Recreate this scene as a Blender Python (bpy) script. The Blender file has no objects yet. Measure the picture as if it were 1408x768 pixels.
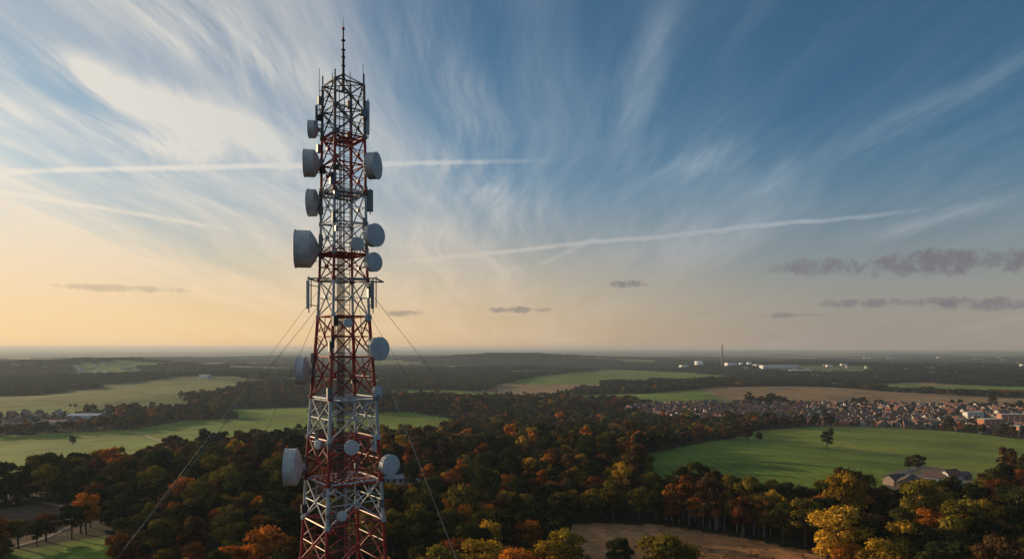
import bpy, math, random
import numpy as np
from mathutils import Vector, Matrix
random.seed(7); rng=np.random.default_rng(7)
S=bpy.context.scene; COL=S.collection
CZ=65.0; F=938.67; HY=478.0
SUN_AZ=math.radians(-60); SUN_EL=math.radians(9.5)
sund=Vector((math.sin(SUN_AZ)*math.cos(SUN_EL),math.cos(SUN_AZ)*math.cos(SUN_EL),math.sin(SUN_EL)))
S.view_settings.view_transform='Standard'; S.view_settings.look='None'; S.view_settings.exposure=0
# ---------------------------------------------------------------- camera
cd=bpy.data.cameras.new("camera"); cam=bpy.data.objects.new("camera",cd); COL.objects.link(cam)
cam.location=(0,0,CZ); cam.rotation_euler=(math.radians(90),0,0)
cd.lens=24; cd.sensor_width=36; cd.shift_y=94/1408; cd.clip_start=0.5; cd.clip_end=200000
S.camera=cam
# ---------------------------------------------------------------- node helper
class NT:
    def __init__(s,t): s.t=t; s.n=t.nodes; s.l=t.links
    def put(s,sock,v):
        if isinstance(v,bpy.types.NodeSocket): s.l.new(v,sock)
        elif v is not None: sock.default_value=v
    def m(s,op,a,b=None,c=None,clamp=False):
        n=s.n.new('ShaderNodeMath'); n.operation=op; n.use_clamp=clamp
        s.put(n.inputs[0],a); s.put(n.inputs[1],b); s.put(n.inputs[2],c); return n.outputs[0]
    def vm(s,op,a,b=None,scale=None):
        n=s.n.new('ShaderNodeVectorMath'); n.operation=op
        s.put(n.inputs[0],a); s.put(n.inputs[1],b)
        if scale is not None: s.put(n.inputs['Scale'],scale)
        return n.outputs['Value'] if op in('DOT_PRODUCT','LENGTH') else n.outputs[0]
    def xyz(s,x,y,z):
        n=s.n.new('ShaderNodeCombineXYZ'); s.put(n.inputs[0],x); s.put(n.inputs[1],y); s.put(n.inputs[2],z); return n.outputs[0]
    def sep(s,v):
        n=s.n.new('ShaderNodeSeparateXYZ'); s.put(n.inputs[0],v); return n.outputs
    def ss(s,v,a,b,lo=0.0,hi=1.0,kind='SMOOTHSTEP'):
        n=s.n.new('ShaderNodeMapRange'); n.interpolation_type=kind
        s.put(n.inputs[0],v); s.put(n.inputs[1],a); s.put(n.inputs[2],b); s.put(n.inputs[3],lo); s.put(n.inputs[4],hi); return n.outputs[0]
    def noise(s,v,scale,detail=4,rough=.55,dist=0.0,col=False):
        n=s.n.new('ShaderNodeTexNoise'); s.put(n.inputs['Vector'],v); n.inputs['Scale'].default_value=scale
        n.inputs['Detail'].default_value=detail; n.inputs['Roughness'].default_value=rough; n.inputs['Distortion'].default_value=dist
        return n.outputs['Color'] if col else n.outputs['Fac']
    def mix(s,f,a,b,mode='MIX'):
        n=s.n.new('ShaderNodeMix'); n.data_type='RGBA'; n.blend_type=mode
        s.put(n.inputs[0],f)
        s.put(n.inputs[6],(*a,1) if isinstance(a,tuple) and len(a)==3 else a)
        s.put(n.inputs[7],(*b,1) if isinstance(b,tuple) and len(b)==3 else b); return n.outputs[2]
# ---------------------------------------------------------------- sky
W=bpy.data.worlds.new("World"); S.world=W; W.use_nodes=True
try:
    W.cycles.sampling_method='MANUAL'; W.cycles.sample_map_resolution=512
except Exception: pass
t=NT(W.node_tree); t.n.clear()
out=t.n.new('ShaderNodeOutputWorld'); bg=t.n.new('ShaderNodeBackground'); bg.inputs[1].default_value=0.1
t.l.new(bg.outputs[0],out.inputs[0])
sky=t.n.new('ShaderNodeTexSky'); sky.sky_type='NISHITA'; sky.sun_disc=False
sky.sun_elevation=SUN_EL; sky.sun_rotation=SUN_AZ%(2*math.pi); sky.altitude=200; sky.air_density=1.0; sky.dust_density=0.8; sky.ozone_density=2.5
D=t.n.new('ShaderNodeTexCoord').outputs['Generated']
x,y,z=t.sep(D)[:3]
zp=t.m('MAXIMUM',z,0.0)
den=t.m('ADD',zp,0.10)
u=t.m('DIVIDE',x,den); v=t.m('DIVIDE',y,den)
az=t.m('ARCTAN2',x,y)
caz=t.vm('DOT_PRODUCT',D,tuple(sund))
warm=t.ss(caz,0.30,1.0); warm2=t.ss(caz,0.0,.98)
uv=t.xyz(u,v,0.0)
wn=t.noise(uv,0.45,2,.45,col=True)
wv=t.vm('SUBTRACT',wn,(.5,.5,.5))
wu=t.sep(t.vm('SCALE',wv,scale=.7))
ur=t.m('ADD',t.m('SUBTRACT',u,t.m('MULTIPLY',v,0.07)),wu[0])
vr=t.m('ADD',v,t.m('MULTIPLY',wu[1],1.6))
n1=t.noise(t.xyz(t.m('MULTIPLY',ur,1.2),t.m('MULTIPLY',vr,0.20),3.1),1.0,4,.6)
n2=t.noise(t.xyz(t.m('MULTIPLY',ur,4.2),t.m('MULTIPLY',vr,0.42),7.7),1.0,5,.66)
n4=t.noise(t.xyz(t.m('MULTIPLY',t.m('ADD',ur,t.m('MULTIPLY',vr,.25)),7.0),t.m('MULTIPLY',vr,0.8),17.7),1.0,5,.68)
n3=t.noise(t.xyz(t.m('MULTIPLY',u,0.5),t.m('MULTIPLY',v,0.35),1.3),1.0,2,.5)
cov=t.ss(az,-0.65,0.60,0.21,-0.03,'LINEAR')
c1=t.ss(t.m('ADD',n1,cov),0.36,0.80)
c2=t.ss(t.m('ADD',n2,t.m('MULTIPLY',cov,.7)),0.40,0.84)
c4=t.ss(t.m('ADD',n4,t.m('MULTIPLY',cov,.5)),0.42,0.86)
c3=t.ss(t.m('ADD',n3,t.m('MULTIPLY',cov,.9)),0.30,0.68)
fib=t.m('ADD',t.m('MULTIPLY',c2,.44),t.m('MULTIPLY',c4,.28))
cl=t.m('ADD',t.m('MULTIPLY',t.m('MULTIPLY',c1,c3),t.m('ADD',t.m('MULTIPLY',fib,.8),.46)),t.m('MULTIPLY',fib,t.ss(c3,0,1,.26,.55)))
def pdir(px,py):
    return Vector(((px-704)/F,1,(HY-py)/F)).normalized()
wob=t.noise(D,9,3,.6); wobf=t.noise(D,45,4,.65)
fibw=t.ss(t.m('ADD',t.m('MULTIPLY',n2,.6),t.m('MULTIPLY',n4,.4)),.36,.62,.12,1.0)
def streak(p0,p1,wpx,amp,wobble=0.01,frag=.5):
    d0=pdir(*p0);d1=pdir(*p1); n=d0.cross(d1).normalized(); a=(d1-d0); L=a.length; a.normalize(); mid=(d0+d1)/2
    dist=t.m('ADD',t.vm('DOT_PRODUCT',D,tuple(n)),t.m('MULTIPLY',t.m('SUBTRACT',wob,.5),wobble))
    s_=t.m('ABSOLUTE',t.m('SUBTRACT',t.vm('DOT_PRODUCT',D,tuple(a)),mid.dot(a)))
    w=wpx/F
    g=t.ss(t.m('ABSOLUTE',dist),0.0,w,1.0,0.0)
    e=t.ss(s_,L*(0.30 if wpx<12 else .12),L*0.52,1.0,0.0)
    fr=t.ss(wobf,.35,.65,1-frag,1.0) if wpx<12 else fibw
    return t.m('MULTIPLY',t.m('MULTIPLY',g,e),t.m('MULTIPLY',fr,amp))
for args in [((530,363),(1300,285),4.4,.9,.012,.4),((-200,240),(780,220),5,.55,.006,.45),((-100,246),(330,318),4.5,.45,.006,.5),
             ((735,368),(825,326),6,.45,.01,.4),((1150,338),(1440,262),14,.5,.02,.6),((-160,0),(450,232),40,.75,.05,.4),
             ((90,-60),(500,160),60,.5,.07,.5),((-100,110),(350,235),26,.6,.04,.5),((945,-60),(830,240),44,.36,.05,.6),
             ((1500,40),(1130,225),26,.28,.04,.6),((560,170),(770,350),46,.5,.05,.6),((1120,170),(840,255),24,.32,.04,.6),
             ((520,20),(740,240),60,.35,.06,.7)]:
    cl=t.m('ADD',cl,streak(*args))
cl=t.m('MINIMUM',cl,0.86)
ccol=t.mix(warm,(3.4,4.2,4.9),(9.0,8.2,7.0))
lowc=t.mix(warm2,(3.5,3.0,2.75),(9.8,6.3,2.9))
lowf=t.ss(z,0.0,0.24,1.0,0.0)
ccol=t.mix(lowf,ccol,t.mix(warm2,(4.1,3.6,3.3),(9.6,6.8,3.8)))
base=t.mix(t.ss(z,0.0,.35),sky.outputs[0],t.mix(1.0,sky.outputs[0],(.62,.92,1.02),'MULTIPLY'))
base=t.mix(t.m('MULTIPLY',t.ss(z,-.05,0.26,1,0),.92),base,lowc)
res=t.mix(cl,base,ccol)
for (cx,cy,w,h,a) in [(1310,361,130,12,.85),(1125,367,62,9,.65),(862,391,27,5,.7),(712,426,40,4,.6),(1240,415,110,5,.6),(1360,418,70,6,.6),(1090,433,40,3,.5),(553,430,25,4,.5),(160,396,80,4,.3)]:
    d=pdir(cx,cy); a0=math.atan2(d.x,d.y)
    da=t.m('DIVIDE',t.m('SUBTRACT',az,a0),w/F*.85)
    dz=t.m('DIVIDE',t.m('SUBTRACT',z,d.z),h/F)
    r=t.m('ADD',t.m('MULTIPLY',da,da),t.m('MULTIPLY',dz,dz))
    r=t.m('ADD',r,t.m('MULTIPLY',t.m('SUBTRACT',wobf,.5),6.0))
    res=t.mix(t.m('MULTIPLY',t.ss(r,-.2,1.7,1.0,0.0),a),res,(1.75,1.65,1.85))
t.l.new(res,bg.inputs[0])
# sun
sl=bpy.data.lights.new("sun","SUN"); sl.energy=5.0; sl.angle=math.radians(0.6); sl.color=(1,.74,.44)
so=bpy.data.objects.new("sun",sl); COL.objects.link(so); so.rotation_euler=(-sund).to_track_quat('-Z','Y').to_euler(); so.location=(-100,60,150)
# ---------------------------------------------------------------- materials
def mat(name,col,rough=.7,metal=0.0,var=.15,scale=2.0):
    m=bpy.data.materials.new(name); m.use_nodes=True; q=NT(m.node_tree); b=q.n['Principled BSDF']
    geo=q.n.new('ShaderNodeNewGeometry').outputs['Position']
    n=q.noise(geo,scale,5,.6)
    f=q.ss(n,.3,.7,1-var,1+var,'LINEAR')
    c=q.vm('SCALE',tuple(col),scale=f)
    q.l.new(c,b.inputs['Base Color']); b.inputs['Roughness'].default_value=rough; b.inputs['Metallic'].default_value=metal
    return m
def vmat(name,rough=.9):
    m=bpy.data.materials.new(name); m.use_nodes=True; q=NT(m.node_tree); b=q.n['Principled BSDF']
    a=q.n.new('ShaderNodeAttribute'); a.attribute_name='Col'
    geo=q.n.new('ShaderNodeNewGeometry').outputs['Position']
    f=q.ss(q.noise(geo,.8,5,.6),.3,.7,.75,1.2,'LINEAR')
    q.l.new(q.vm('SCALE',a.outputs['Color'],scale=f),b.inputs['Base Color']); b.inputs['Roughness'].default_value=rough
    return m
M_red=mat("red_paint",(.27,.022,.014),.5,0,.35,1.5); M_white=mat("white_paint",(.38,.40,.42),.55,0,.3,1.5)
M_galv=mat("galvanised_steel",(.16,.17,.18),.5,.3,.2,2); M_dark=mat("dark_cable",(.03,.03,.035),.6)
M_dkgrey=mat("dark_grey_paint",(.12,.105,.11),.6,0,.4,1.2)  # darker, mottled grey for the topmost lattice section
M_rad=mat("radome_fabric",(.47,.49,.50),.6,0,.14,1.2); M_drum=mat("dish_shroud_paint",(.45,.46,.465),.5,0,.22,1.5)
M_bark=mat("bark",(.07,.055,.04),.9,0,.4,3); M_birch=mat("birch_bark",(.26,.23,.20),.9,0,.4,3)
# ---------------------------------------------------------------- mesh builder
class MB:
    def __init__(s): s.v=[]; s.f=[]; s.mi=[]; s.c=[]
    def cyl(s,p0,p1,r0,r1=None,n=6,mi=0,col=(1,1,1)):
        r1=r0 if r1 is None else r1
        p0=Vector(p0);p1=Vector(p1); d=(p1-p0)
        if d.length<1e-6: return
        d.normalize(); a=d.cross(Vector((0,0,1)) if abs(d.z)<.9 else Vector((1,0,0))).normalized(); b=d.cross(a)
        k=len(s.v)
        for p,r in((p0,r0),(p1,r1)):
            for i in range(n):
                th=2*math.pi*i/n; s.v.append(p+a*math.cos(th)*r+b*math.sin(th)*r)
        for i in range(n):
            j=(i+1)%n; s.add((k+i,k+j,k+n+j,k+n+i),mi,col)
        s.add(tuple(k+i for i in reversed(range(n))),mi,col); s.add(tuple(k+n+i for i in range(n)),mi,col)
    def add(s,f,mi=0,col=(1,1,1)): s.f.append(f); s.mi.append(mi); s.c.append(col)
    def box(s,c,size,rot=0.0,mi=0,col=(1,1,1)):
        c=Vector(c); R=Matrix.Rotation(rot,3,'Z'); k=len(s.v)
        for dx,dy,dz in((-1,-1,-1),(1,-1,-1),(1,1,-1),(-1,1,-1),(-1,-1,1),(1,-1,1),(1,1,1),(-1,1,1)):
            s.v.append(c+R@Vector((dx*size[0]/2,dy*size[1]/2,dz*size[2]/2)))
        for f in((0,3,2,1),(4,5,6,7),(0,1,5,4),(1,2,6,5),(2,3,7,6),(3,0,4,7)): s.add(tuple(k+i for i in f),mi,col)
    def lathe(s,prof,origin,axis,n=32,mis=None,col=(1,1,1)):
        axis=Vector(axis).normalized(); a=axis.cross(Vector((0,0,1)) if abs(axis.z)<.9 else Vector((1,0,0))).normalized(); b=axis.cross(a); o=Vector(origin); k=len(s.v)
        for (px,r) in prof:
            for i in range(n):
                th=2*math.pi*i/n; s.v.append(o+axis*px+(a*math.cos(th)+b*math.sin(th))*max(r,1e-3))
        for q in range(len(prof)-1):
            for i in range(n):
                j=(i+1)%n; s.add((k+q*n+i,k+(q+1)*n+i,k+(q+1)*n+j,k+q*n+j),mis[q] if mis else 0,col)
    def obj(s,name,mats,parent=None,smooth=False,link=True,colattr=False,bevel=0):
        me=bpy.data.meshes.new(name); me.from_pydata([tuple(q) for q in s.v],[],s.f)
        for m in mats: me.materials.append(m)
        me.polygons.foreach_set('material_index',s.mi)
        if smooth: me.polygons.foreach_set('use_smooth',[True]*len(s.f))
        if colattr:
            at=me.color_attributes.new('Col','FLOAT_COLOR','CORNER')
            arr=[]
            for f,c in zip(s.f,s.c): arr+= [c[0],c[1],c[2],1]*len(f)
            at.data.foreach_set('color',arr)
        o=bpy.data.objects.new(name,me)
        if link: COL.objects.link(o)
        if parent: o.parent=parent
        if bevel: 
            bm=o.modifiers.new('b','BEVEL'); bm.width=bevel; bm.segments=2
        return o
def empty(name,loc=(0,0,0)):
    o=bpy.data.objects.new(name,None); COL.objects.link(o); o.location=loc; o.empty_display_size=.5; return o
# ---------------------------------------------------------------- terrain
def hash2(i,j,s):
    n=np.sin(i*127.1+j*311.7+s*74.7)*43758.5453; return n-np.floor(n)
def vnoise(x,y,s=0):
    i=np.floor(x);j=np.floor(y);fx=x-i;fy=y-j; fx=fx*fx*(3-2*fx);fy=fy*fy*(3-2*fy)
    return (hash2(i,j,s)*(1-fx)+hash2(i+1,j,s)*fx)*(1-fy)+(hash2(i,j+1,s)*(1-fx)+hash2(i+1,j+1,s)*fx)*fy
def ga(x,y,cx,cy,sx,sy,h): return h*np.exp(-((x-cx)/sx)**2-((y-cy)/sy)**2)
def H(x,y):
    x=np.asarray(x,float);y=np.asarray(y,float); r=np.hypot(x,y)
    tt=np.clip((r-230)/800,0,1); h=-42*tt*tt*(3-2*tt)
    h=h+(vnoise(x/160,y/160,1)-.5)*5*np.clip((r-80)/200,0,1)
    h=h+(vnoise(x/600+9,y/600,2)-.5)*18*np.clip((r-600)/1200,0,1)
    h=h+(vnoise(x/1700+3,y/1100,3)-.5)*36*np.clip((r-2000)/3000,0,1)
    h=h+(vnoise(x/9000+5,y/3500,4)-.5)*50*np.clip((r-7000)/8000,0,1)
    h=h+ga(x,y,-1950,3100,800,330,46)+ga(x,y,-60,4700,620,420,50)+ga(x,y,700,5200,1200,500,30)
    h=h+ga(x,y,-1060,2150,520,280,16)+ga(x,y,-150,1120,230,120,9)+ga(x,y,395,800,170,130,7)
    return h
def gp(px,py,z0=0.0):
    tx=(px-704)/F; tz=(HY-py)/F; z=0.0
    for _ in range(80):
        d=(z0+z-CZ)/tz; zn=float(H(tx*d,d)); z=z*.7+zn*.3
    return (tx*d,d)
def poly_from(pts): return np.array([gp(*p) for p in pts])
def inpoly(x,y,P):
    res=np.zeros(x.shape,bool); m=(x>=P[:,0].min())&(x<=P[:,0].max())&(y>=P[:,1].min())&(y<=P[:,1].max())
    xs=x[m];ys=y[m]; r=np.zeros(xs.shape,bool); n=len(P)
    for i in range(n):
        x0,y0=P[i];x1,y1=P[(i+1)%n]
        if y0==y1: continue
        c=((y0>ys)!=(y1>ys))&(xs<(x1-x0)*(ys-y0)/(y1-y0)+x0); r^=c
    res[m]=r; return res
T=11.0
G1=(.130,.200,.028);G2=(.150,.230,.034);OL=(.145,.165,.045);TAN=(.27,.19,.10);PL=(.11,.075,.05);G3=(.09,.12,.032)
FIELDS=[
 ("A",[(895,622),(1000,603),(1040,592),(1100,587),(1200,586),(1300,592),(1400,603),(1500,612),(1440,625,T),(1345,645,T),(1240,660,T),(1150,668,T),(1050,662,T),(940,652,T),(880,643,T)],G1),
 ("A2",[(1000,603),(1040,592),(1100,587),(1200,586),(1300,592),(1400,603),(1500,612),(1440,625,T),(1345,640,T),(1250,629),(1160,615),(1080,607)],(.18,.235,.04)),
 ("B",[(780,719),(900,720),(1000,735),(1130,760),(1200,860),(750,860)],(.38,.20,.09)),
 ("C1",[(-80,705),(90,690),(125,708),(115,730),(0,752),(-80,765)],PL),
 ("C2",[(10,756),(140,738),(175,760),(120,860),(-60,860)],G2),
 ("D",[(-80,604),(60,596),(180,590),(215,596),(240,606,T),(120,626,T),(0,648,T),(-80,660,T)],G2),
 ("E",[(180,590),(250,578),(420,572),(560,566),(640,577),(600,588,T),(540,590,T),(400,590,T),(262,604,T)],G1),
 ("F",[(310,562),(440,559),(425,572),(330,575)],G2),
 ("G",[(-80,548),(150,531),(300,521),(350,528),(300,541),(160,553),(-80,568)],OL),
 ("H",[(740,517),(840,508),(950,512),(1030,518),(960,525),(830,528),(690,528)],G1),
 ("I1",[(830,548),(900,539),(1000,532),(990,549),(900,552)],G2),
 ("I",[(960,533),(1150,532),(1440,549),(1440,562),(1000,551)],TAN),
 ("J",[(1080,524),(1440,531),(1440,545),(1130,529)],G2),
 ("S",[(525,655),(560,650),(590,668),(560,682),(528,680)],(.2,.18,.15)),
 ("Y",[(1215,652),(1262,640),(1335,648),(1350,706),(1225,708)],(.16,.14,.10)),
]
FP=[(n,poly_from(p),c) for n,p,c in FIELDS]
TOWN=poly_from([(850,566),(900,556),(980,555),(1100,557),(1250,557),(1440,566),(1440,606),(1300,591),(1100,585),(980,582),(880,576)])
TOWN2=poly_from([(-80,575),(0,572),(60,568),(150,570),(170,582),(60,592),(-80,600)])
def voro(x,y,cx,cy,s):
    gx=x/cx; gy=y/cy; gx,gy=gx*.94+gy*.34,gy*.94-gx*.34
    i=np.floor(gx);j=np.floor(gy); f1=np.full(x.shape,9.);f2=np.full(x.shape,9.); idd=np.zeros(x.shape)
    for a in(-1,0,1):
        for b in(-1,0,1):
            ii=i+a;jj=j+b; px=ii+hash2(ii,jj,s)*.9; py=jj+hash2(ii,jj,s+5)*.9; d=np.hypot(gx-px,gy-py)
            nn=d<f1; f2=np.where(nn,f1,np.minimum(f2,d)); idd=np.where(nn,hash2(ii,jj,s+11),idd); f1=np.where(nn,d,f1)
    return idd,(f2-f1)*min(cx,cy)
def classify(x,y):
    r=np.hypot(x,y)
    wx=x+(vnoise(x/120,y/120,61)-.5)*70; wy=y+(vnoise(x/120,y/120,62)-.5)*70
    idd,edge=voro(wx,wy,330,330,2)
    idb,edgeb=voro(x,y,800,900,31)
    far=r>5000; idd=np.where(far,idb,idd); edge=np.where(far,edgeb,edge)
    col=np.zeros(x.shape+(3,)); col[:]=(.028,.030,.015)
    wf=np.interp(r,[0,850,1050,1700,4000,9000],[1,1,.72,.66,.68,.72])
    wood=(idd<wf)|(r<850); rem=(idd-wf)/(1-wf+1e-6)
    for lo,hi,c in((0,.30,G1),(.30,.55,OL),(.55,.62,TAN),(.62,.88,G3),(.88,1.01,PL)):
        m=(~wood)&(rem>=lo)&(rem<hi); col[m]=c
    hedge=(~wood)&(edge<10)
    jx=x+(vnoise(x/9,y/9,8)-.5)*5; jy=y+(vnoise(x/9,y/9,9)-.5)*5
    for n,P,c in FP:
        m=inpoly(jx,jy,P); col[m]=c; wood[m]=False; hedge[m]=False
    for P in(TOWN,TOWN2):
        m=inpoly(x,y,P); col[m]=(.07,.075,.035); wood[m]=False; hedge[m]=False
    m=np.hypot(x+12.35,y-50)<16; col[m]=(.15,.13,.1); wood[m]=False
    return col,wood,hedge
ang=np.radians(np.concatenate([np.arange(-48,48,.072),np.arange(48,312,1.0)]))
rad=np.concatenate([[.01],np.geomspace(3,110,34),np.geomspace(111,6000,450),np.geomspace(6100,70000,90)])
NA,NR=len(ang),len(rad)
RR,AA=np.meshgrid(rad,ang,indexing='ij'); X=(RR*np.sin(AA)).ravel(); Y=(RR*np.cos(AA)).ravel(); Z=H(X,Y)
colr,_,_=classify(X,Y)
me=bpy.data.meshes.new("ground"); me.vertices.add(NA*NR); me.vertices.foreach_set('co',np.stack([X,Y,Z],1).ravel().astype(np.float32))
ii,jj=np.meshgrid(np.arange(NR-1),np.arange(NA),indexing='ij'); j2=(jj+1)%NA
q=np.stack([ii*NA+jj,ii*NA+j2,(ii+1)*NA+j2,(ii+1)*NA+jj],-1).reshape(-1,4)[:,::-1]
me.loops.add(q.size); me.loops.foreach_set('vertex_index',q.ravel().astype(np.int32))
me.polygons.add(len(q)); me.polygons.foreach_set('loop_start',(np.arange(len(q))*4).astype(np.int32)); me.polygons.foreach_set('use_smooth',np.ones(len(q),bool))
me.update(calc_edges=True)
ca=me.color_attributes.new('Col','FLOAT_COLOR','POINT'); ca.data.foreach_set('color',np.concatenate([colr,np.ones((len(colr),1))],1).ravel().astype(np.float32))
gm=bpy.data.materials.new("ground_fields"); gm.use_nodes=True; q_=NT(gm.node_tree); b=q_.n['Principled BSDF']; b.inputs['Roughness'].default_value=1; b.inputs['Specular IOR Level'].default_value=.1
a=q_.n.new('ShaderNodeAttribute'); a.attribute_name='Col'; P=q_.n.new('ShaderNodeNewGeometry').outputs['Position']
f1=q_.ss(q_.noise(P,.012,5,.65),.3,.7,.55,1.35,'LINEAR'); f2=q_.ss(q_.noise(P,.35,4,.75),.3,.7,.6,1.3,'LINEAR')
wv_=q_.n.new('ShaderNodeTexWave'); q_.l.new(P,wv_.inputs[0]); wv_.inputs['Scale'].default_value=.035; wv_.inputs['Distortion'].default_value=1.2; wv_.inputs['Detail'].default_value=1; wv_.inputs['Detail Scale'].default_value=.3
f3=q_.ss(wv_.outputs['Fac'],0,1,.86,1.07,'LINEAR')
hue=q_.mix(q_.ss(q_.noise(P,.02,4,.6),.4,.65),(1,1,1),(1.25,1.0,.8))
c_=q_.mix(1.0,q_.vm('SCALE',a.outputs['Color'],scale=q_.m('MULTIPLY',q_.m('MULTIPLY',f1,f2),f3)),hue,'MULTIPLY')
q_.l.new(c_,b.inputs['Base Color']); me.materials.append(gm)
go=bpy.data.objects.new("ground",me); COL.objects.link(go)
# ---------------------------------------------------------------- haze
hb=MB(); hb.box((0,0,0),(136000,136000,200)); hz=bpy.data.materials.new("haze"); hz.use_nodes=True; hz.node_tree.nodes.clear()
ho=hz.node_tree.nodes.new('ShaderNodeOutputMaterial'); hs=hz.node_tree.nodes.new('ShaderNodeVolumeScatter'); hab=hz.node_tree.nodes.new('ShaderNodeVolumeAbsorption'); had=hz.node_tree.nodes.new('ShaderNodeAddShader')
hs.inputs['Color'].default_value=(.36,.44,.53,1); hs.inputs['Density'].default_value=1/9500; hs.inputs['Anisotropy'].default_value=.2
hab.inputs['Color'].default_value=(.5,.5,.5,1); hab.inputs['Density'].default_value=1/26000
hz.node_tree.links.new(hs.outputs[0],had.inputs[0]); hz.node_tree.links.new(hab.outputs[0],had.inputs[1]); hz.node_tree.links.new(had.outputs[0],ho.inputs['Volume']); hb.obj("atmospheric_haze",[hz])
# ---------------------------------------------------------------- trees
def leafmat(name,fixed=None):
    m=bpy.data.materials.new(name); m.use_nodes=True; q=NT(m.node_tree); q.n.clear(); o=q.n.new('ShaderNodeOutputMaterial')
    lc=q.n.new('ShaderNodeAttribute'); lc.attribute_name='lc'
    if fixed: base=q.mix(0.0,fixed,fixed)
    else:
        ia=q.n.new('ShaderNodeAttribute'); ia.attribute_type='INSTANCER'; ia.attribute_name='tcol'; base=ia.outputs['Color']
    lx=q.sep(lc.outputs['Vector'])
    c=q.mix(q.m('MULTIPLY',lx[1],.5),base,q.mix(1.0,base,(1.4,1.12,.75),'MULTIPLY'))
    c=q.vm('SCALE',c,scale=lx[0])
    d=q.n.new('ShaderNodeBsdfDiffuse'); tr=q.n.new('ShaderNodeBsdfTranslucent'); mx=q.n.new('ShaderNodeMixShader'); mx.inputs[0].default_value=.25
    q.l.new(c,d.inputs[0]); q.l.new(c,tr.inputs[0]); q.l.new(d.outputs[0],mx.inputs[1]); q.l.new(tr.outputs[0],mx.inputs[2]); q.l.new(mx.outputs[0],o.inputs[0]); return m
M_leaf=leafmat("foliage")
def leaves(g,lob,nl,ls,flat=.85):
    tot=sum(l[1]**2 for l in lob); Cs=[];Ns=[];Ls=[]
    for c,lr,br in lob:
        n=max(6,int(nl*lr**2/tot)); d=g.normal(size=(n,3)); d/=np.linalg.norm(d,axis=1)[:,None]; d[:,2]=np.where(d[:,2]<-.3,-d[:,2],d[:,2])
        rr=lr*(1-np.abs(g.normal(0,.24,n)))*np.where(g.random(n)<.14,g.uniform(1.1,1.4,n),1); p=c+d*rr[:,None]*np.array([1,1,flat])
        Cs.append(p); nn=d+g.normal(0,.45,(n,3)); nn/=np.linalg.norm(nn,axis=1)[:,None]; Ns.append(nn)
        Ls.append(np.stack([br*g.uniform(.45,1.45,n),g.random(n)*br,np.zeros(n)],1))
    C=np.concatenate(Cs);N=np.concatenate(Ns);L=np.concatenate(Ls); n=len(C)
    A=np.cross(N,g.normal(size=(n,3))); A/=np.linalg.norm(A,axis=1)[:,None]; B=np.cross(N,A)
    s=ls*g.uniform(.6,1.3,n)[:,None]; s2=s*g.uniform(.5,1,n)[:,None]
    return np.stack([C-A*s,C-B*s2*.8+A*s*.2,C+A*s,C+B*s2],1).reshape(-1,3),L,n
def finish(name,mb,V,L,n,leaf=None,bark=None):
    k0=len(mb.v)
    vs=np.concatenate([np.array([tuple(q) for q in mb.v]),V]); fs=mb.f+[(k0+4*i,k0+4*i+1,k0+4*i+2,k0+4*i+3) for i in range(n)]
    me=bpy.data.meshes.new(name); me.from_pydata(vs.tolist(),[],fs)
    me.materials.append(bark or M_bark); me.materials.append(leaf or M_leaf)
    me.polygons.foreach_set('material_index',[0]*len(mb.f)+[1]*n)
    at=me.attributes.new('lc','FLOAT_VECTOR','FACE'); at.data.foreach_set('vector',np.concatenate([np.ones((len(mb.f),3)),L]).ravel().astype(np.float32))
    return me
def tree_mesh(name,seed,Ht,R,nl,ls,nlobe=12,cb=.28,leaf=None,bark=None):
    g=np.random.default_rng(seed); mb=MB()
    mb.cyl((0,0,-1),(0,0,Ht*.55),R*.075,R*.04,6)
    cz=Ht*(1+cb)/2; hz_=Ht*(1-cb)/2
    lob=[]
    for i in range(nlobe):
        th=2*math.pi*(i/nlobe*2.6)+g.uniform(0,.6); zz=-.75+1.6*(i+.5)/nlobe; rr=math.sqrt(max(.05,1-zz*zz))*g.uniform(.35,.70)
        c=np.array([math.cos(th)*rr*R,math.sin(th)*rr*R,cz+zz*hz_*.78]); lr=R*g.uniform(.25,.44); lob.append((c,lr,g.uniform(.55,1.4)))
        if nl>1000: mb.cyl((0,0,Ht*(.22+.3*i/nlobe)),tuple(c),R*.03,R*.008,4)
    lob.append((np.array([0,0,cz+hz_*.55]),R*.38,1.1))
    V,L,n=leaves(g,lob,nl,ls); return finish(name,mb,V,L,n,leaf,bark)
def grove_mesh(name,seed,size=44,nt=20):
    g=np.random.default_rng(seed); mb=MB(); lob=[]
    for i in range(nt):
        x=g.uniform(-.5,.5)*size;y=g.uniform(-.5,.5)*size; h=g.uniform(9,14); r=g.uniform(4.5,6.8); mb.cyl((x,y,-2),(x,y,h*.7),.35,.2,4); b=g.uniform(.6,1.4)
        lob.append((np.array([x,y,h-r*.55]),r,b)); lob.append((np.array([x+g.uniform(-2,2),y+g.uniform(-2,2),h-r*1.0]),r*.9,b*.9))
    V,L,n=leaves(g,lob,nt*60,1.9,.8); return finish(name,mb,V,L,n)
NHI,NLO,NGR=7,5,3
tc_=bpy.data.collections.new("tree_templates")
tm=[]
for i in range(NHI):
    nar=(i>=5)
    me_=tree_mesh("broadleaf_tree_mesh",50+i,[13,14,12,15,13,16,15][i],[5,5.6,4.6,6,5.2,2.9,3.1][i],[3400,3700,3100,4000,3500,1900,2000][i],.33,[13,15,12,16,13,9,10][i],[.15,.2,.12,.2,.15,.22,.22][i],bark=M_birch if nar else None); tm.append(me_)
for i in range(NLO):
    tm.append(tree_mesh("broadleaf_tree_far_mesh",90+i,[13,14,12,15,13][i],[5,5.6,4.6,6,5.4][i],440,.95,10,.1))
for i in range(NGR): tm.append(grove_mesh("grove_mesh",130+i))
for i,m_ in enumerate(tm):
    o=bpy.data.objects.new("t%02d"%i,m_); tc_.objects.link(o)
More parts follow.
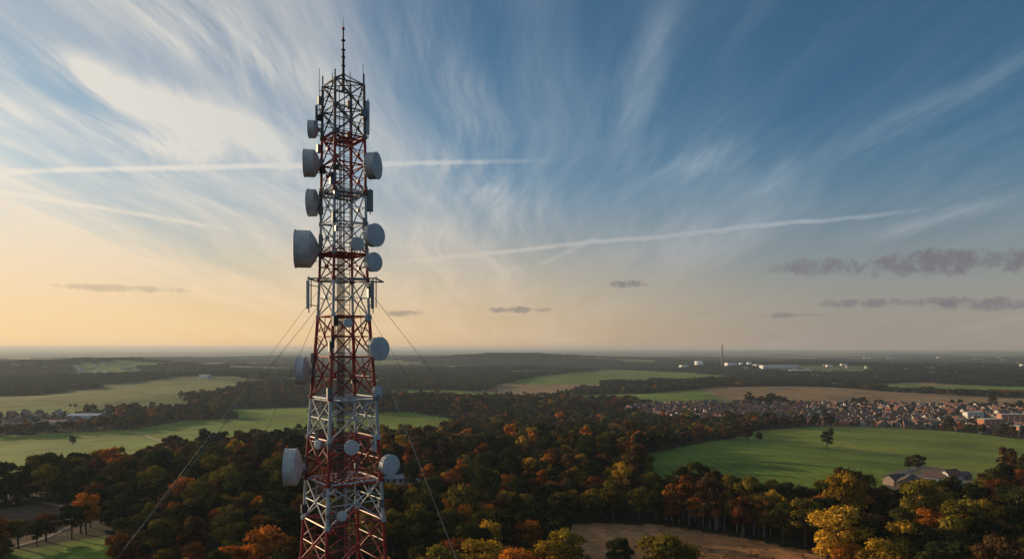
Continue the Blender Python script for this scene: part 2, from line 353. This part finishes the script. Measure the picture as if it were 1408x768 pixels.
def ring(r0,r1,sp,lim=50):
    n=int(2*r1/sp); gx,gy=np.meshgrid(np.arange(-n//2,n//2+1)*sp,np.arange(-1,int(r1/sp)+1)*sp)
    x=gx.ravel()+rng.uniform(-.42,.42,gx.size)*sp; y=gy.ravel()+rng.uniform(-.42,.42,gx.size)*sp
    r=np.hypot(x,y); a=np.degrees(np.abs(np.arctan2(x,y))); m=(r>r0)&(r<=r1)&(a<lim); return x[m],y[m]
PX=[];PY=[];SC=[];VI=[];ZS=[]
for r0,r1,sp,sc,kind,zs in((45,270,7.6,.94,0,.97),(270,400,7.2,.88,0,1),(400,900,7.8,.88,1,1),(900,1800,10.5,1.0,1,.9),(1800,3500,16,1.1,3,.75),(1800,3500,36,1.0,2,.85),(3500,7500,70,2.0,2,.42)):
    x,y=ring(r0,r1,sp,60 if r0<100 else 46); _,w,h=classify(x,y)
    if kind==3: w=np.zeros_like(w)
    if kind==2: h=np.zeros_like(h)
    k=w|(h&(rng.random(len(x))<.8)); tw_=np.zeros(len(x),bool)
    if kind in(0,1):
        for P_ in(TOWN,TOWN2): tw_|=inpoly(x,y,P_)
        k|=tw_&(rng.random(len(x))<.5)
    x=x[k];y=y[k]; PX.append(x);PY.append(y)
    s=sc*(np.clip(rng.normal(.95,.24,len(x)),.4,1.5) if kind!=2 else rng.uniform(.9,1.1,len(x)))*(.8+.4*vnoise(x/45,y/45,20)); s=np.where(h[k],s*.7,s); s=np.where(tw_[k],s*.55,s); SC.append(s); ZS.append(np.full(len(x),zs))
    lo_,hi_={0:(0,5),1:(NHI,NHI+NLO),3:(NHI,NHI+NLO),2:(NHI+NLO,NHI+NLO+NGR)}[kind]; VI.append(rng.integers(lo_,hi_,len(x)))
bx=[];by=[]
for p0,p1,n in(((905,713),(1070,743),22),):
    a0=gp(*p0);a1=gp(*p1)
    for i in range(n):
        f=i/n; bx.append(a0[0]+(a1[0]-a0[0])*f+random.uniform(-2,2)); by.append(a0[1]+(a1[1]-a0[1])*f+random.uniform(-1,7))
PX.append(np.array(bx));PY.append(np.array(by));SC.append(rng.uniform(.75,1.0,len(bx)));VI.append(rng.integers(5,7,len(bx))); ZS.append(np.ones(len(bx)))
nb=len(bx)
PX=np.concatenate(PX);PY=np.concatenate(PY);SC=np.concatenate(SC);VI=np.concatenate(VI);ZS=np.concatenate(ZS); NPT=len(PX)
pal=np.array([(.036,.046,.015),(.062,.062,.017),(.15,.122,.021),(.34,.21,.024),(.38,.135,.018),(.15,.055,.018),(.085,.050,.022),(.022,.030,.012)])
rr=np.hypot(PX,PY); cl_=vnoise(PX/38,PY/38,40)*.6+vnoise(PX/14,PY/14,41)*.4
near=np.interp(rr,[0,255,340,600],[1,1,.3,0])
wts=np.stack([.20-.09*near,.22+.0*near,.12+.20*near,.02+.22*near*(cl_>.42),.03+.14*(cl_>.55)*near+.05*(cl_>.5)+.07*near,.12*(cl_>.4)+.02,.24-.14*near,.26-.15*near],1)
wts=np.clip(wts,0,1); cw=np.cumsum(wts/wts.sum(1)[:,None],1); ci=(rng.random(NPT)[:,None]>cw).sum(1).clip(0,7)
tcol=pal[ci]*rng.uniform(.7,1.25,(NPT,1))
tcol[-nb:]=np.array((.36,.15,.03))*rng.uniform(.7,1.2,(nb,1))
far=np.clip((rr-900)/1500,0,1)[:,None]; tcol=tcol*(1-far)+np.array((.032,.038,.018))*far*rng.uniform(.75,1.25,(NPT,1))
pm=bpy.data.meshes.new("autumn_woodland"); pm.vertices.add(NPT); pm.vertices.foreach_set('co',np.stack([PX,PY,H(PX,PY)-.2],1).ravel().astype(np.float32))
def att(n,tp,d,fld): a=pm.attributes.new(n,tp,'POINT'); a.data.foreach_set(fld,d.ravel())
att('vi','INT',VI.astype(np.int32),'value'); att('tcol','FLOAT_VECTOR',tcol.astype(np.float32),'vector')
att('rot','FLOAT_VECTOR',np.stack([rng.uniform(-.04,.04,NPT),rng.uniform(-.04,.04,NPT),rng.uniform(0,6.28,NPT)],1).astype(np.float32),'vector')
att('scl','FLOAT_VECTOR',(SC[:,None]*np.stack([rng.uniform(.8,1.15,NPT),rng.uniform(.8,1.15,NPT),rng.uniform(.75,1.2,NPT)*ZS],1)).astype(np.float32),'vector')
wo=bpy.data.objects.new("autumn_woodland",pm); COL.objects.link(wo)
ng=bpy.data.node_groups.new("scatter",'GeometryNodeTree'); ng.interface.new_socket('Geometry',in_out='INPUT',socket_type='NodeSocketGeometry'); ng.interface.new_socket('Geometry',in_out='OUTPUT',socket_type='NodeSocketGeometry')
gi=ng.nodes.new('NodeGroupInput'); gout=ng.nodes.new('NodeGroupOutput'); iop=ng.nodes.new('GeometryNodeInstanceOnPoints'); ci_=ng.nodes.new('GeometryNodeCollectionInfo')
ci_.inputs[0].default_value=tc_; ci_.inputs['Separate Children'].default_value=True; ci_.inputs['Reset Children'].default_value=True; iop.inputs['Pick Instance'].default_value=True
def na(n,tp): a=ng.nodes.new('GeometryNodeInputNamedAttribute'); a.data_type=tp; a.inputs[0].default_value=n; return a.outputs['Attribute']
L=ng.links.new; L(gi.outputs[0],iop.inputs['Points']); L(ci_.outputs[0],iop.inputs['Instance']); L(na('vi','INT'),iop.inputs['Instance Index']); L(na('rot','FLOAT_VECTOR'),iop.inputs['Rotation']); L(na('scl','FLOAT_VECTOR'),iop.inputs['Scale']); L(iop.outputs[0],gout.inputs[0])
md=wo.modifiers.new('scatter','NODES'); md.node_group=ng
fix={}
def single(name,px,py,ht,col,vi=0,z0=None,wide=1.0):
    base=gp(px,py,ht*.55 if z0 is None else z0); key=(vi,col)
    if key not in fix:
        m_=tm[vi].copy(); m_.materials[1]=leafmat("foliage_"+name,col); fix[key]=m_
    o=bpy.data.objects.new(name,fix[key]); COL.objects.link(o); o.location=(base[0],base[1],float(H(*base))-.1); s=ht/14; o.scale=(s*wide,s*wide,s); o.rotation_euler[2]=random.uniform(0,6)
single("maple_tree",776,756,15,(.30,.22,.02),1); single("oak_tree",850,764,11,(.03,.042,.013),3); single("oak_tree",922,762,13,(.09,.09,.018),0)
single("oak_tree",1137,602,17,(.04,.04,.015),0); single("oak_tree",1142,592,12,(.04,.04,.015),2); single("oak_tree",1028,596,15,(.04,.035,.015),1); single("oak_tree",1044,598,12,(.05,.045,.015),2)
single("oak_tree",1262,634,13,(.05,.04,.015),4); single("oak_tree",1250,633,11,(.05,.06,.015),2); single("oak_tree",878,634,15,(.04,.045,.015),4); single("oak_tree",862,628,14,(.035,.04,.015),3)
single("oak_tree",280,596,13,(.03,.035,.015),3);single("oak_tree",100,604,12,(.03,.035,.015),0)
PB=[p for n,p,c in FP if n=="B"][0]; g=np.random.default_rng(5); lob=[]
for _ in range(700):
    x=g.uniform(PB[:,0].min(),PB[:,0].max()); y=g.uniform(PB[:,1].min(),PB[:,1].max())
    if inpoly(np.array([x]),np.array([y]),PB)[0] and vnoise(np.array([x/12]),np.array([y/12]),77)[0]>.4:
        r=g.uniform(.25,.9); lob.append((np.array([x,y,float(H(x,y))+r*.3]),r,g.uniform(.6,1.4)))
mbs=MB(); mbs.cyl((lob[0][0][0],lob[0][0][1],lob[0][0][2]-.5),tuple(lob[0][0]),.03,n=4)
V,Lc,n=leaves(g,lob,9000,.16); sc_me=finish("dry_scrub",mbs,V,Lc,n,leafmat("dry_scrub_leaf",(.14,.085,.04))); COL.objects.link(bpy.data.objects.new("dry_scrub",sc_me))
# ---------------------------------------------------------------- houses
M_v=vmat("painted_render_and_brick")
def house(mb,x,y,w,d,h,rot,wall,roof,rh=2.6,wc=(.04,.05,.06)):
    z=float(H(x,y))-.3; R=Matrix.Rotation(rot,3,'Z'); o=Vector((x,y,z))
    mb.box(o+Vector((0,0,h/2)),(w,d,h),rot,0,wall); k=len(mb.v); e=.35
    for p in((-w/2-e,-d/2-e,h-.1),(w/2+e,-d/2-e,h-.1),(w/2+e,d/2+e,h-.1),(-w/2-e,d/2+e,h-.1),(-w/2-e,0,h+rh),(w/2+e,0,h+rh)): mb.v.append(o+R@Vector(p))
    for f in((0,1,5,4),(2,3,4,5)): mb.add(tuple(k+i for i in f),0,roof)
    for f in((0,4,3),(1,2,5),(0,3,2,1)): mb.add(tuple(k+i for i in f),0,wall)
    mb.box(o+R@Vector((w*.3,0,h+rh+.2)),(.8,.6,1.6),rot,0,wall)
    n=max(2,int(w/2.6))
    for st in range(max(1,int(h/2.6))):
        for i in range(n):
            for sd in(-1,1): mb.box(o+R@Vector((-w/2+(i+.5)*w/n,sd*(d/2+.02),1.6+st*2.6)),(1.1,.08,1.2),rot,0,wc)
WALLS=[(.30,.13,.08),(.24,.14,.10),(.3,.27,.23),(.62,.6,.56),(.22,.13,.09),(.2,.15,.12)]; ROOFS=[(.19,.07,.045),(.16,.075,.05),(.07,.06,.06),(.06,.06,.065),(.13,.06,.045)]
for P_,n,nm in((TOWN,760,"village_houses"),(TOWN2,70,"hamlet_houses")):
    mb=MB(); c=0; tries=0; used=np.zeros((0,2))
    while c<n and tries<14000:
        tries+=1; x=random.uniform(P_[:,0].min(),P_[:,0].max()); y=random.uniform(P_[:,1].min(),P_[:,1].max())
        if not inpoly(np.array([x]),np.array([y]),P_)[0] or (len(used) and ((used[:,0]-x)**2+(used[:,1]-y)**2).min()<190): continue
        used=np.vstack([used,(x,y)]); c+=1; rot=.35*math.sin(x/90)+random.choice((0,0,1.57))+random.uniform(-.1,.1)
        house(mb,x,y,random.uniform(8,14),random.uniform(6.5,8),random.uniform(4.6,5.8),rot,random.choice(WALLS),random.choice(ROOFS),random.uniform(2.6,3.6))
    mb.obj(nm,[M_v],colattr=True)
for i,(px,py,w,h,wc) in enumerate([(1362,590,30,13,(.42,.17,.09)),(1392,586,34,16,(.45,.2,.11)),(1338,578,24,12,(.6,.57,.52)),(1408,600,28,12,(.5,.22,.12))]):
    x,y=gp(px,py); z=float(H(x,y)); e=empty("apartment_block",(x,y,z)); r=random.uniform(-.3,.3)
    mb=MB(); mb.box((0,0,h/2-.5),(w,11,h+1),r,0,wc); mb.obj("walls",[M_v],e,colattr=True)
    mb=MB(); mb.box((0,0,h+.8),(w+.6,11.6,.5),r,0,(.5,.48,.45)); mb.obj("roof",[M_v],e,colattr=True)
    mb=MB(); R=Matrix.Rotation(r,3,'Z')
    for f in range(int(h/2.9)):
        for k in range(int(w/2.5)): mb.box(R@Vector((-w/2+1.3+k*2.5,-5.52,1.8+f*2.9)),(1.3,.1,1.4),r,0,(.05,.06,.08) if k%3 else (.7,.7,.68))
    mb.obj("windows",[M_v],e,colattr=True)
def farm(name,px,py,w,d,h,rot,wall,roof,rh):
    x,y=gp(px,py); e=empty(name,(x,y,float(H(x,y)))); R=Matrix.Rotation(rot,3,'Z')
    mb=MB(); mb.box((0,0,h/2-.3),(w,d,h+.6),rot,0,wall); k=len(mb.v)
    for p in((-w/2,-d/2,h),(-w/2,d/2,h),(-w/2,0,h+rh-.12),(w/2,-d/2,h),(w/2,d/2,h),(w/2,0,h+rh-.12)): mb.v.append(R@Vector(p))
    mb.add((k,k+2,k+1),0,wall); mb.add((k+3,k+4,k+5),0,wall); mb.obj("walls",[M_v],e,colattr=True)
    mb=MB(); k=0
    for p in((-w/2-.4,-d/2-.4,h-.1),(w/2+.4,-d/2-.4,h-.1),(w/2+.4,d/2+.4,h-.1),(-w/2-.4,d/2+.4,h-.1),(-w/2-.4,0,h+rh),(w/2+.4,0,h+rh)): mb.v.append(R@Vector(p))
    mb.add((0,1,5,4),0,roof); mb.add((2,3,4,5),0,roof); o=mb.obj("roof",[M_v],e,colattr=True); sm=o.modifiers.new('s','SOLIDIFY'); sm.thickness=.2
    mb=MB()
    for i in range(int(w/3)):
        for sd in(-1,1): mb.box(R@Vector((-w/2+1.5+i*3,sd*(d/2+.02),1.7)),(1.2,.1,1.3),rot,0,(.04,.05,.06))
    mb.obj("windows",[M_v],e,colattr=True)
    mb=MB(); mb.box(R@Vector((w/2+.03,0,1.1)),(.1,1.4,2.2),rot,0,(.12,.07,.04)); mb.obj("door",[M_v],e,colattr=True)
farm("brick_house",1306,664,11,7.5,4.6,.5,(.7,.67,.62),(.22,.09,.06),3)
farm("brick_house",1285,663,9,7,3.4,-.6,(.7,.67,.62),(.18,.10,.08),2.6)
farm("farm_barn",1250,672,15,9,4,.9,(.22,.17,.13),(.09,.07,.06),2.8)
farm("farm_barn",1232,666,10,7,3.4,.3,(.2,.15,.12),(.08,.06,.055),2.2)
farm("farm_shed",1322,658,8,6,2.6,.2,(.25,.2,.16),(.12,.1,.1),1.8)
farm("equipment_shed",542,664,9,6,3,.2,(.55,.53,.5),(.35,.36,.38),1.2)
farm("warehouse",30,590,34,18,7,.2,(.3,.2,.15),(.2,.12,.1),3); farm("warehouse",118,577,44,22,8,.1,(.6,.6,.6),(.55,.56,.58),2); farm("warehouse",80,585,30,16,6,-.2,(.5,.45,.4),(.35,.2,.15),2.5)
# industry
K=1.45
for px,w,h in((961,30,20),(1030,18,15),(1019,14,14)):
    w*=K;h*=K; x,y=gp(px,504); mb=MB(); mb.lathe([(-2,w/2),(h,w/2),(h+1.5,w*.35),(h+2.2,0)],(0,0,0),(0,0,1),24,col=(.75,.75,.74)); o=mb.obj("storage_tank",[M_v],None,True,colattr=True); o.location=(x,y,float(H(x,y)))
x,y=gp(993,506); mb=MB(); mb.cyl((0,0,-2),(0,0,118),4.2,2.4,16,0,(.2,.15,.15)); mb.cyl((0,0,100),(0,0,106),3.2,3.2,16,0,(.4,.1,.08)); o=mb.obj("smokestack",[M_v],colattr=True); o.location=(x,y,float(H(x,y)))
for px,py,w,h in((1065,508,90,14),(1085,507,50,12),(1005,505,35,16),(1045,505,40,10),(940,505,25,8),(1100,512,60,7),(1030,508,40,7)):
    w*=K;h*=K; x,y=gp(px,py); mb=MB(); mb.box((0,0,h/2-2),(w,40,h+4),.1,0,(.66,.66,.66)); mb.box((0,0,h+.6),(w+1,41,1.0),.1,0,(.5,.5,.52))
    for k in range(int(w/9)): mb.box((-w/2+5+k*9,-20-.4,h*.4),(4,1.2+w*.1,3),.1,0,(.15,.16,.18))
    o=mb.obj("factory_building",[M_v],colattr=True); o.location=(x,y,float(H(x,y)))
mb=MB()
for _ in range(120):
    px=random.choice((random.uniform(900,1408),random.uniform(1150,1408),random.uniform(0,500))); py=random.uniform(491,520) if px>600 else random.uniform(500,520); x,y=gp(px,py)
    if y>9000 or y<0: continue
    w=random.uniform(12,36)*max(1,y/3200); c=random.uniform(.3,.75); mb.box((x,y,float(H(x,y))+4),(w,15,random.uniform(8,14)*max(1,y/4500)),random.uniform(-.3,.3),0,(c,c*.97,c*.93))
mb.obj("distant_town_buildings",[M_v],colattr=True)
for px,py,h in((1228,500,100),(385,505,70),(355,508,55),(1352,500,80),(1300,503,50)):
    x,y=gp(px,py); mb=MB(); mb.cyl((0,0,0),(0,0,h),1.8,.7,5,0,(.2,.2,.2)); mb.box((0,0,h*.85),(h*.15,.9,.9),0,0,(.2,.2,.2)); o=mb.obj("transmission_mast",[M_v],colattr=True); o.location=(x,y,float(H(x,y)))
# roads
M_asph=mat("asphalt",(.09,.085,.08),.9); M_track=mat("dirt_track",(.24,.19,.13),1)
def road(name,pts,w,m):
    P_=[gp(*p) for p in pts]; q=[]
    for i in range(len(P_)-1):
        for k in range(14):
            f=k/14; q.append((P_[i][0]*(1-f)+P_[i+1][0]*f,P_[i][1]*(1-f)+P_[i+1][1]*f))
    q.append(P_[-1]); mb=MB()
    for i,(x,y) in enumerate(q):
        a=q[max(i-1,0)];b_=q[min(i+1,len(q)-1)]; dx,dy=b_[0]-a[0],b_[1]-a[1]; l=math.hypot(dx,dy); nx,ny=-dy/l*w/2,dx/l*w/2
        for s in(1,-1): mb.v.append((x+nx*s,y+ny*s,float(H(x+nx*s,y+ny*s))+.14))
        if i: k=2*i; mb.add((k-2,k-1,k+1,k))
    mb.obj(name,[m])
road("country_road",[(1215,664),(1240,650),(1268,640),(1300,645),(1345,650)],4,M_asph)
road("hedge_bank",[(1000,603),(1080,607),(1160,615),(1250,629)],3,mat("hedge_bank",(.05,.05,.02),1))
road("dirt_track",[(60,690),(95,698),(112,716),(60,740),(-30,765)],3,mat("dirt_track_dark",(.14,.11,.08),1))
road("dirt_track",[(175,590),(200,597),(222,606)],3,M_track)
# ---------------------------------------------------------------- tower
PM=18.7733; TX=(472-704)/PM; TY=50.0
def tz(py): return CZ+(HY-py)/PM
def tw(px): return (px-704)/PM
tower=empty("telecommunications_tower",(0,0,0))
wt=[(60,56),(118,58),(350,65),(435,72),(545,90),(600,98),(768,119),(1699,230)]
def rad_at(py): return float(np.interp(py,[a for a,_ in wt],[b for _,b in wt]))/2/.985/PM
TH=math.radians(38)
def leg(py,i): a=TH+math.pi/4+i*math.pi/2; r=rad_at(py); return Vector((TX+r*math.cos(a),TY+r*math.sin(a),tz(py)))
lev=[118,154,190,228,265,308,350,385,435,490,545,600,657,712,770,840,920,1000,1085,1175,1270,1370,1475,1585,1699]
def band(py):
    for a,b_,c in((0,190,3),(190,265,1),(265,350,2),(350,385,1),(385,435,2),(435,545,1),(545,600,2),(600,657,1),(657,712,2),(712,840,1),(840,920,2),(920,1085,1),(1085,1175,2),(1175,1370,1),(1370,1475,2),(1475,1800,1)):
        if a<=py<b_: return c
TR,TWh,TG,TD,TO=MB(),MB(),MB(),MB(),MB()
BD={1:TR,2:TWh,3:TO}
for a,b_ in zip(lev[:-1],lev[1:]):
    mbb=BD[band((a+b_)/2)]; low=a>=435; br=.06 if low else .052; lr=.125 if low else .105
    mid=(a+b_)/2
    for i in range(4):
        j=(i+1)%4; A0,A1=leg(a,i),leg(b_,i); B0,B1=leg(a,j),leg(b_,j)
        mbb.cyl(A0,A1,lr,n=8); mbb.cyl(A0,B0,br*1.1); 
        mbb.cyl(A0,B1,br); mbb.cyl(B0,A1,br)
        mbb.cyl(A1+Vector((0,0,-.12)),A1+Vector((0,0,.12)),lr*1.7,n=8)
        AM,BM=(A0+A1)/2,(B0+B1)/2; C=(A0+B1+B0+A1)/4
        if low:
            mbb.cyl(AM,BM,br*.7)
            mbb.cyl((A0*.75+B1*.25),(A0*.6+A1*.4)*.5+(A0+A1)*.25,br*.6); mbb.cyl((B0*.75+A1*.25),(B0+B1)/2*.8+B0*.2,br*.6)
            mbb.cyl((A0*.25+B1*.75),BM,br*.6); mbb.cyl((B0*.25+A1*.75),AM,br*.6); mbb.cyl((A0+B0)/2,C,br*.55)
        else: mbb.cyl(AM,BM,br*.6)
        mbb.box(C,(.22,.22,.22),TH)
    mbb.cyl(leg(a,0),leg(a,2),br*.8); mbb.cyl(leg(a,1),leg(a,3),br*.8)
for i in range(4): TG.box(leg(1699,i),(1.2,1.2,.8),TH)
for k in range(2): TG.cyl((TX+.15+.4*k,TY-.3,tz(1699)),(TX+.15+.4*k,TY-.3,tz(118)),.03,n=5)
zz=tz(1699)
while zz<tz(120): TG.cyl((TX+.15,TY-.3,zz),(TX+.55,TY-.3,zz),.018,n=4); zz+=.32
for k in range(7):
    xo=TX-.42+.075*k; top=[265,350,120,190,228,350,150][k]
    TD.cyl((xo,TY-.1,tz(1699)),(xo,TY-.1,tz(top)),.03,n=5)
for py in range(125,1690,24): TG.box((TX-.2,TY-.04,tz(py)),(.7,.06,.06))
for a,b_ in zip(lev[11:-1],lev[12:]): BD[band((a+b_)/2)].cyl((TX+.05,TY+.35,tz(a)),(TX+.05,TY+.35,tz(b_)),.14,n=10)
def platform(py,half,mbb,rail=True,th=.12,h=1.0):
    zc=tz(py); R=Matrix.Rotation(TH,3,'Z')
    nb_=9
    for k in range(nb_+1):
        o_=-half+2*half*k/nb_; a_=R@Vector((o_,-half,0)); b_=R@Vector((o_,half,0)); mbb.cyl(Vector((TX,TY,zc))+a_,Vector((TX,TY,zc))+b_,.045 if 0<k<nb_ else .07,n=4)
    for sg in(-1,0,1): mbb.cyl(Vector((TX,TY,zc-.05))+R@Vector((-half,sg*half,0)),Vector((TX,TY,zc-.05))+R@Vector((half,sg*half,0)),.07,n=4)
    cs=[R@Vector((sx*half,sy*half,0))+Vector((TX,TY,zc)) for sx,sy in((-1,-1),(1,-1),(1,1),(-1,1))]
    if rail:
        for i in range(4):
            A,B=cs[i],cs[(i+1)%4]
            for hh in(.5,1.0): mbb.cyl(A+Vector((0,0,hh*h)),B+Vector((0,0,hh*h)),.025,n=5)
            for f in(0,.25,.5,.75): p=A.lerp(B,f); mbb.cyl(p,p+Vector((0,0,h)),.025,n=5)
platform(268,1.3,TG,True,.1,.5); platform(350,1.35,TR,True,.14,.4); platform(194,1.05,TR,True,.12,.4); platform(548,1.7,TWh,False,.08); platform(660,1.9,TR,True,.1,.6)
for yy in(-1.3,1.3): TG.cyl((tw(430),TY+yy,tz(385)),(tw(523),TY+yy,tz(385)),.06)
for xx in(431,522): TG.cyl((tw(xx),TY-1.4,tz(385)),(tw(xx),TY+1.4,tz(385)),.06)
for xx,a,b_ in((432,388,427),(518,390,428),(522,388,420),(435,392,420)):
    TG.cyl((tw(xx),TY-1.3,tz(a-6)),(tw(xx),TY-1.3,tz(b_+4)),.04)
for i in range(4):
    p=leg(118,i); TD.cyl(p,p+Vector((0,0,.6+.2*(i%2))),.05) 
    TG.cyl(p,Vector((TX,TY,tz(102))),.045); TG.cyl(p,leg(118,(i+1)%4),.05); TG.cyl((p+leg(118,(i+1)%4))/2,Vector((TX,TY,tz(108))),.03)
for px,a,b_,yy in((439,94,165,0),(498,86,130,.3),(485,105,125,-.8),(461,106,125,-.8),(449,110,125,.4),(493,110,125,.9),(446,125,150,-.5)):
    TD.cyl((tw(px),TY+yy,tz(b_)),(tw(px),TY+yy,tz(a)),.045 if b_-a<30 else .022,.02,n=6)
TG.cyl((tw(439),TY,tz(150)),(tw(446),TY,tz(150)),.03); TG.cyl((tw(439),TY,tz(125)),(tw(446),TY,tz(125)),.03)
TD.cyl((TX,TY,tz(125)),(TX,TY,tz(72)),.12,.09,n=10); TD.cyl((TX,TY,tz(72)),(TX,TY,tz(40)),.07,.05,n=8); TD.cyl((TX,TY,tz(58)),(TX,TY,tz(25)),.03,.012,n=6)
for py in(55,68,78,90,102): TD.cyl((TX,TY,tz(py)),(TX,TY,tz(py+1.5)),.15,n=10)
TR.cyl((TX,TY,tz(38)),(TX,TY,tz(41)),.10,n=8)
for _ in range(34):
    py=random.choice((random.uniform(130,345),random.uniform(390,700))); i=random.randrange(4); p=leg(py,i); c=random.random()
    (TG if c<.6 else TD).box(p+Vector((random.uniform(-.2,.2),-.15,0)),(random.uniform(.2,.4),.25,random.uniform(.3,.8)),TH)
TR.obj("red_lattice_section",[M_red],tower); TWh.obj("white_lattice_section",[M_white],tower); TO.obj("grey_lattice_section",[M_dkgrey],tower); TG.obj("ladder_and_platforms",[M_galv],tower); TD.obj("cables_and_mast",[M_dark],tower)
def dish(px,py,hpx,yaw,yo=0.0,dep=.42,cone=.55,tilt=0):
    R=hpx/2/PM; a=math.radians(yaw); ax=Vector((math.sin(a),-math.cos(a),0))
    c=Vector((tw(px),TY+yo,tz(py))); mb=MB(); d=dep*R
    mb.lathe([(-d-cone*R,0),(-d-cone*R,.16*R),(-d-cone*R*.75,.2*R),(-d-cone*R*.45,.62*R),(-d-.03*R,.96*R),(-d,1.0*R),(d-.06*R,1.0*R),(d-.06*R,1.03*R),(d,1.03*R),(d,.98*R),(d+.05*R,.7*R),(d+.08*R,.35*R),(d+.09*R,0)],c,ax,36,[0,0,0,0,0,0,0,0,0,1,1,1])
    mb.obj("dish_antenna",[M_drum,M_rad],tower)
    mb=MB(); back=c-ax*(d+cone*R*.8); li=min(range(4),key=lambda i:(leg(py,i)-back).length); p=leg(py,li)
    for dz in(-.28*R,.28*R): mb.cyl(back+Vector((0,0,dz*.4)),p+Vector((0,0,dz)),.045)
    mb.cyl(p+Vector((0,0,-.5*R)),p+Vector((0,0,.5*R)),.13,n=8); mb.cyl(c-ax*d*.9+Vector((0,0,-R*.7)),p+Vector((0,0,-.6*R)),.025); mb.cyl(back-ax*.05,back+ax*.3,.16*R+.04,n=10)
    mb.obj("dish_bracket",[M_galv],tower)
dish(430,179,24,-84,-.2,.35); dish(427,226,37,-80,-.3,.38); dish(428,278,37,-86,.2,.28,.35); dish(418,343,51,-78,-.3,.40,.6)
dish(415,509,38,-86,0,.28,.4); dish(403,640,50,-80,-.5,.30,.45)
dish(514,229,36,80,-.2,.35,.5); dish(516,325,31,52,-.5,.3,.5); dish(514,361,26,50,-.3,.3,.5); dish(522,479,31,48,-.6,.3,.5)
dish(537,637,28,48,-.5,.3,.5); dish(520,538,17,60,-.3,.3,.5); dish(498,340,18,35,-1.6,.3,.4); dish(487,445,12,30,-1.9,.3,.4); dish(511,437,10,50,-1.2,.3,.4); dish(494,608,19,20,-2.4,.3,.4); dish(482,697,13,10,-2.5,.3,.4)
dish(448,605,12,-30,-2.0,.3,.4)
def panel(px,py,w,h,yaw=0,yo=-.3,col=None):
    mb=MB(); c=(tw(px),TY+yo,tz(py)); mb.box(c,(w/PM,.22,h/PM),math.radians(yaw)); mb.obj("panel_antenna",[col or M_drum],tower,bevel=.05)
    mb=MB(); p=Vector(c)+Vector((0,.25,0)); mb.cyl(p-Vector((0,0,h/PM*.6)),p+Vector((0,0,h/PM*.6)),.04)
    for s in(-.35,.35):
        q=p+Vector((0,0,s*h/PM)); li=min(range(4),key=lambda i:(leg(py,i)-q).length); l_=leg(py-s*h,li); mb.cyl(q,l_,.035)
    mb.obj("panel_bracket",[M_galv],tower)
panel(505,162,6,46,20,0); panel(508,276,10,30,10,0,M_galv); panel(432,407,4,38,0,-1.55); panel(518,407,4,38,0,-1.55,M_galv); panel(435,160,3,30,0,0,M_galv)
panel(516,608,7,22,0,-.5); panel(441,600,5,16,0,-1.0,M_galv); panel(430,492,5,14,0,0,M_galv); panel(503,310,5,18,0,-.5,M_galv)
panel(444,332,5,16,0,-.6,M_galv)
gw=MB()
for p0,p1 in((leg(398,1),(-82,92)),(leg(430,1),(-60,100)),(leg(398,3),(39,92)),(leg(432,3),(22,105)),(leg(398,2),(-50,-10)),(leg(398,0),(30,-20))):
    a=Vector(p0); b_=Vector((p1[0],p1[1],float(H(*p1)))); prev=a
    for i in range(1,13):
        f=i/12; q=a.lerp(b_,f)-Vector((0,0,2.0*f*(1-f))); gw.cyl(prev,q,.016,n=4); prev=q
gw.obj("guy_wires",[M_galv],tower)
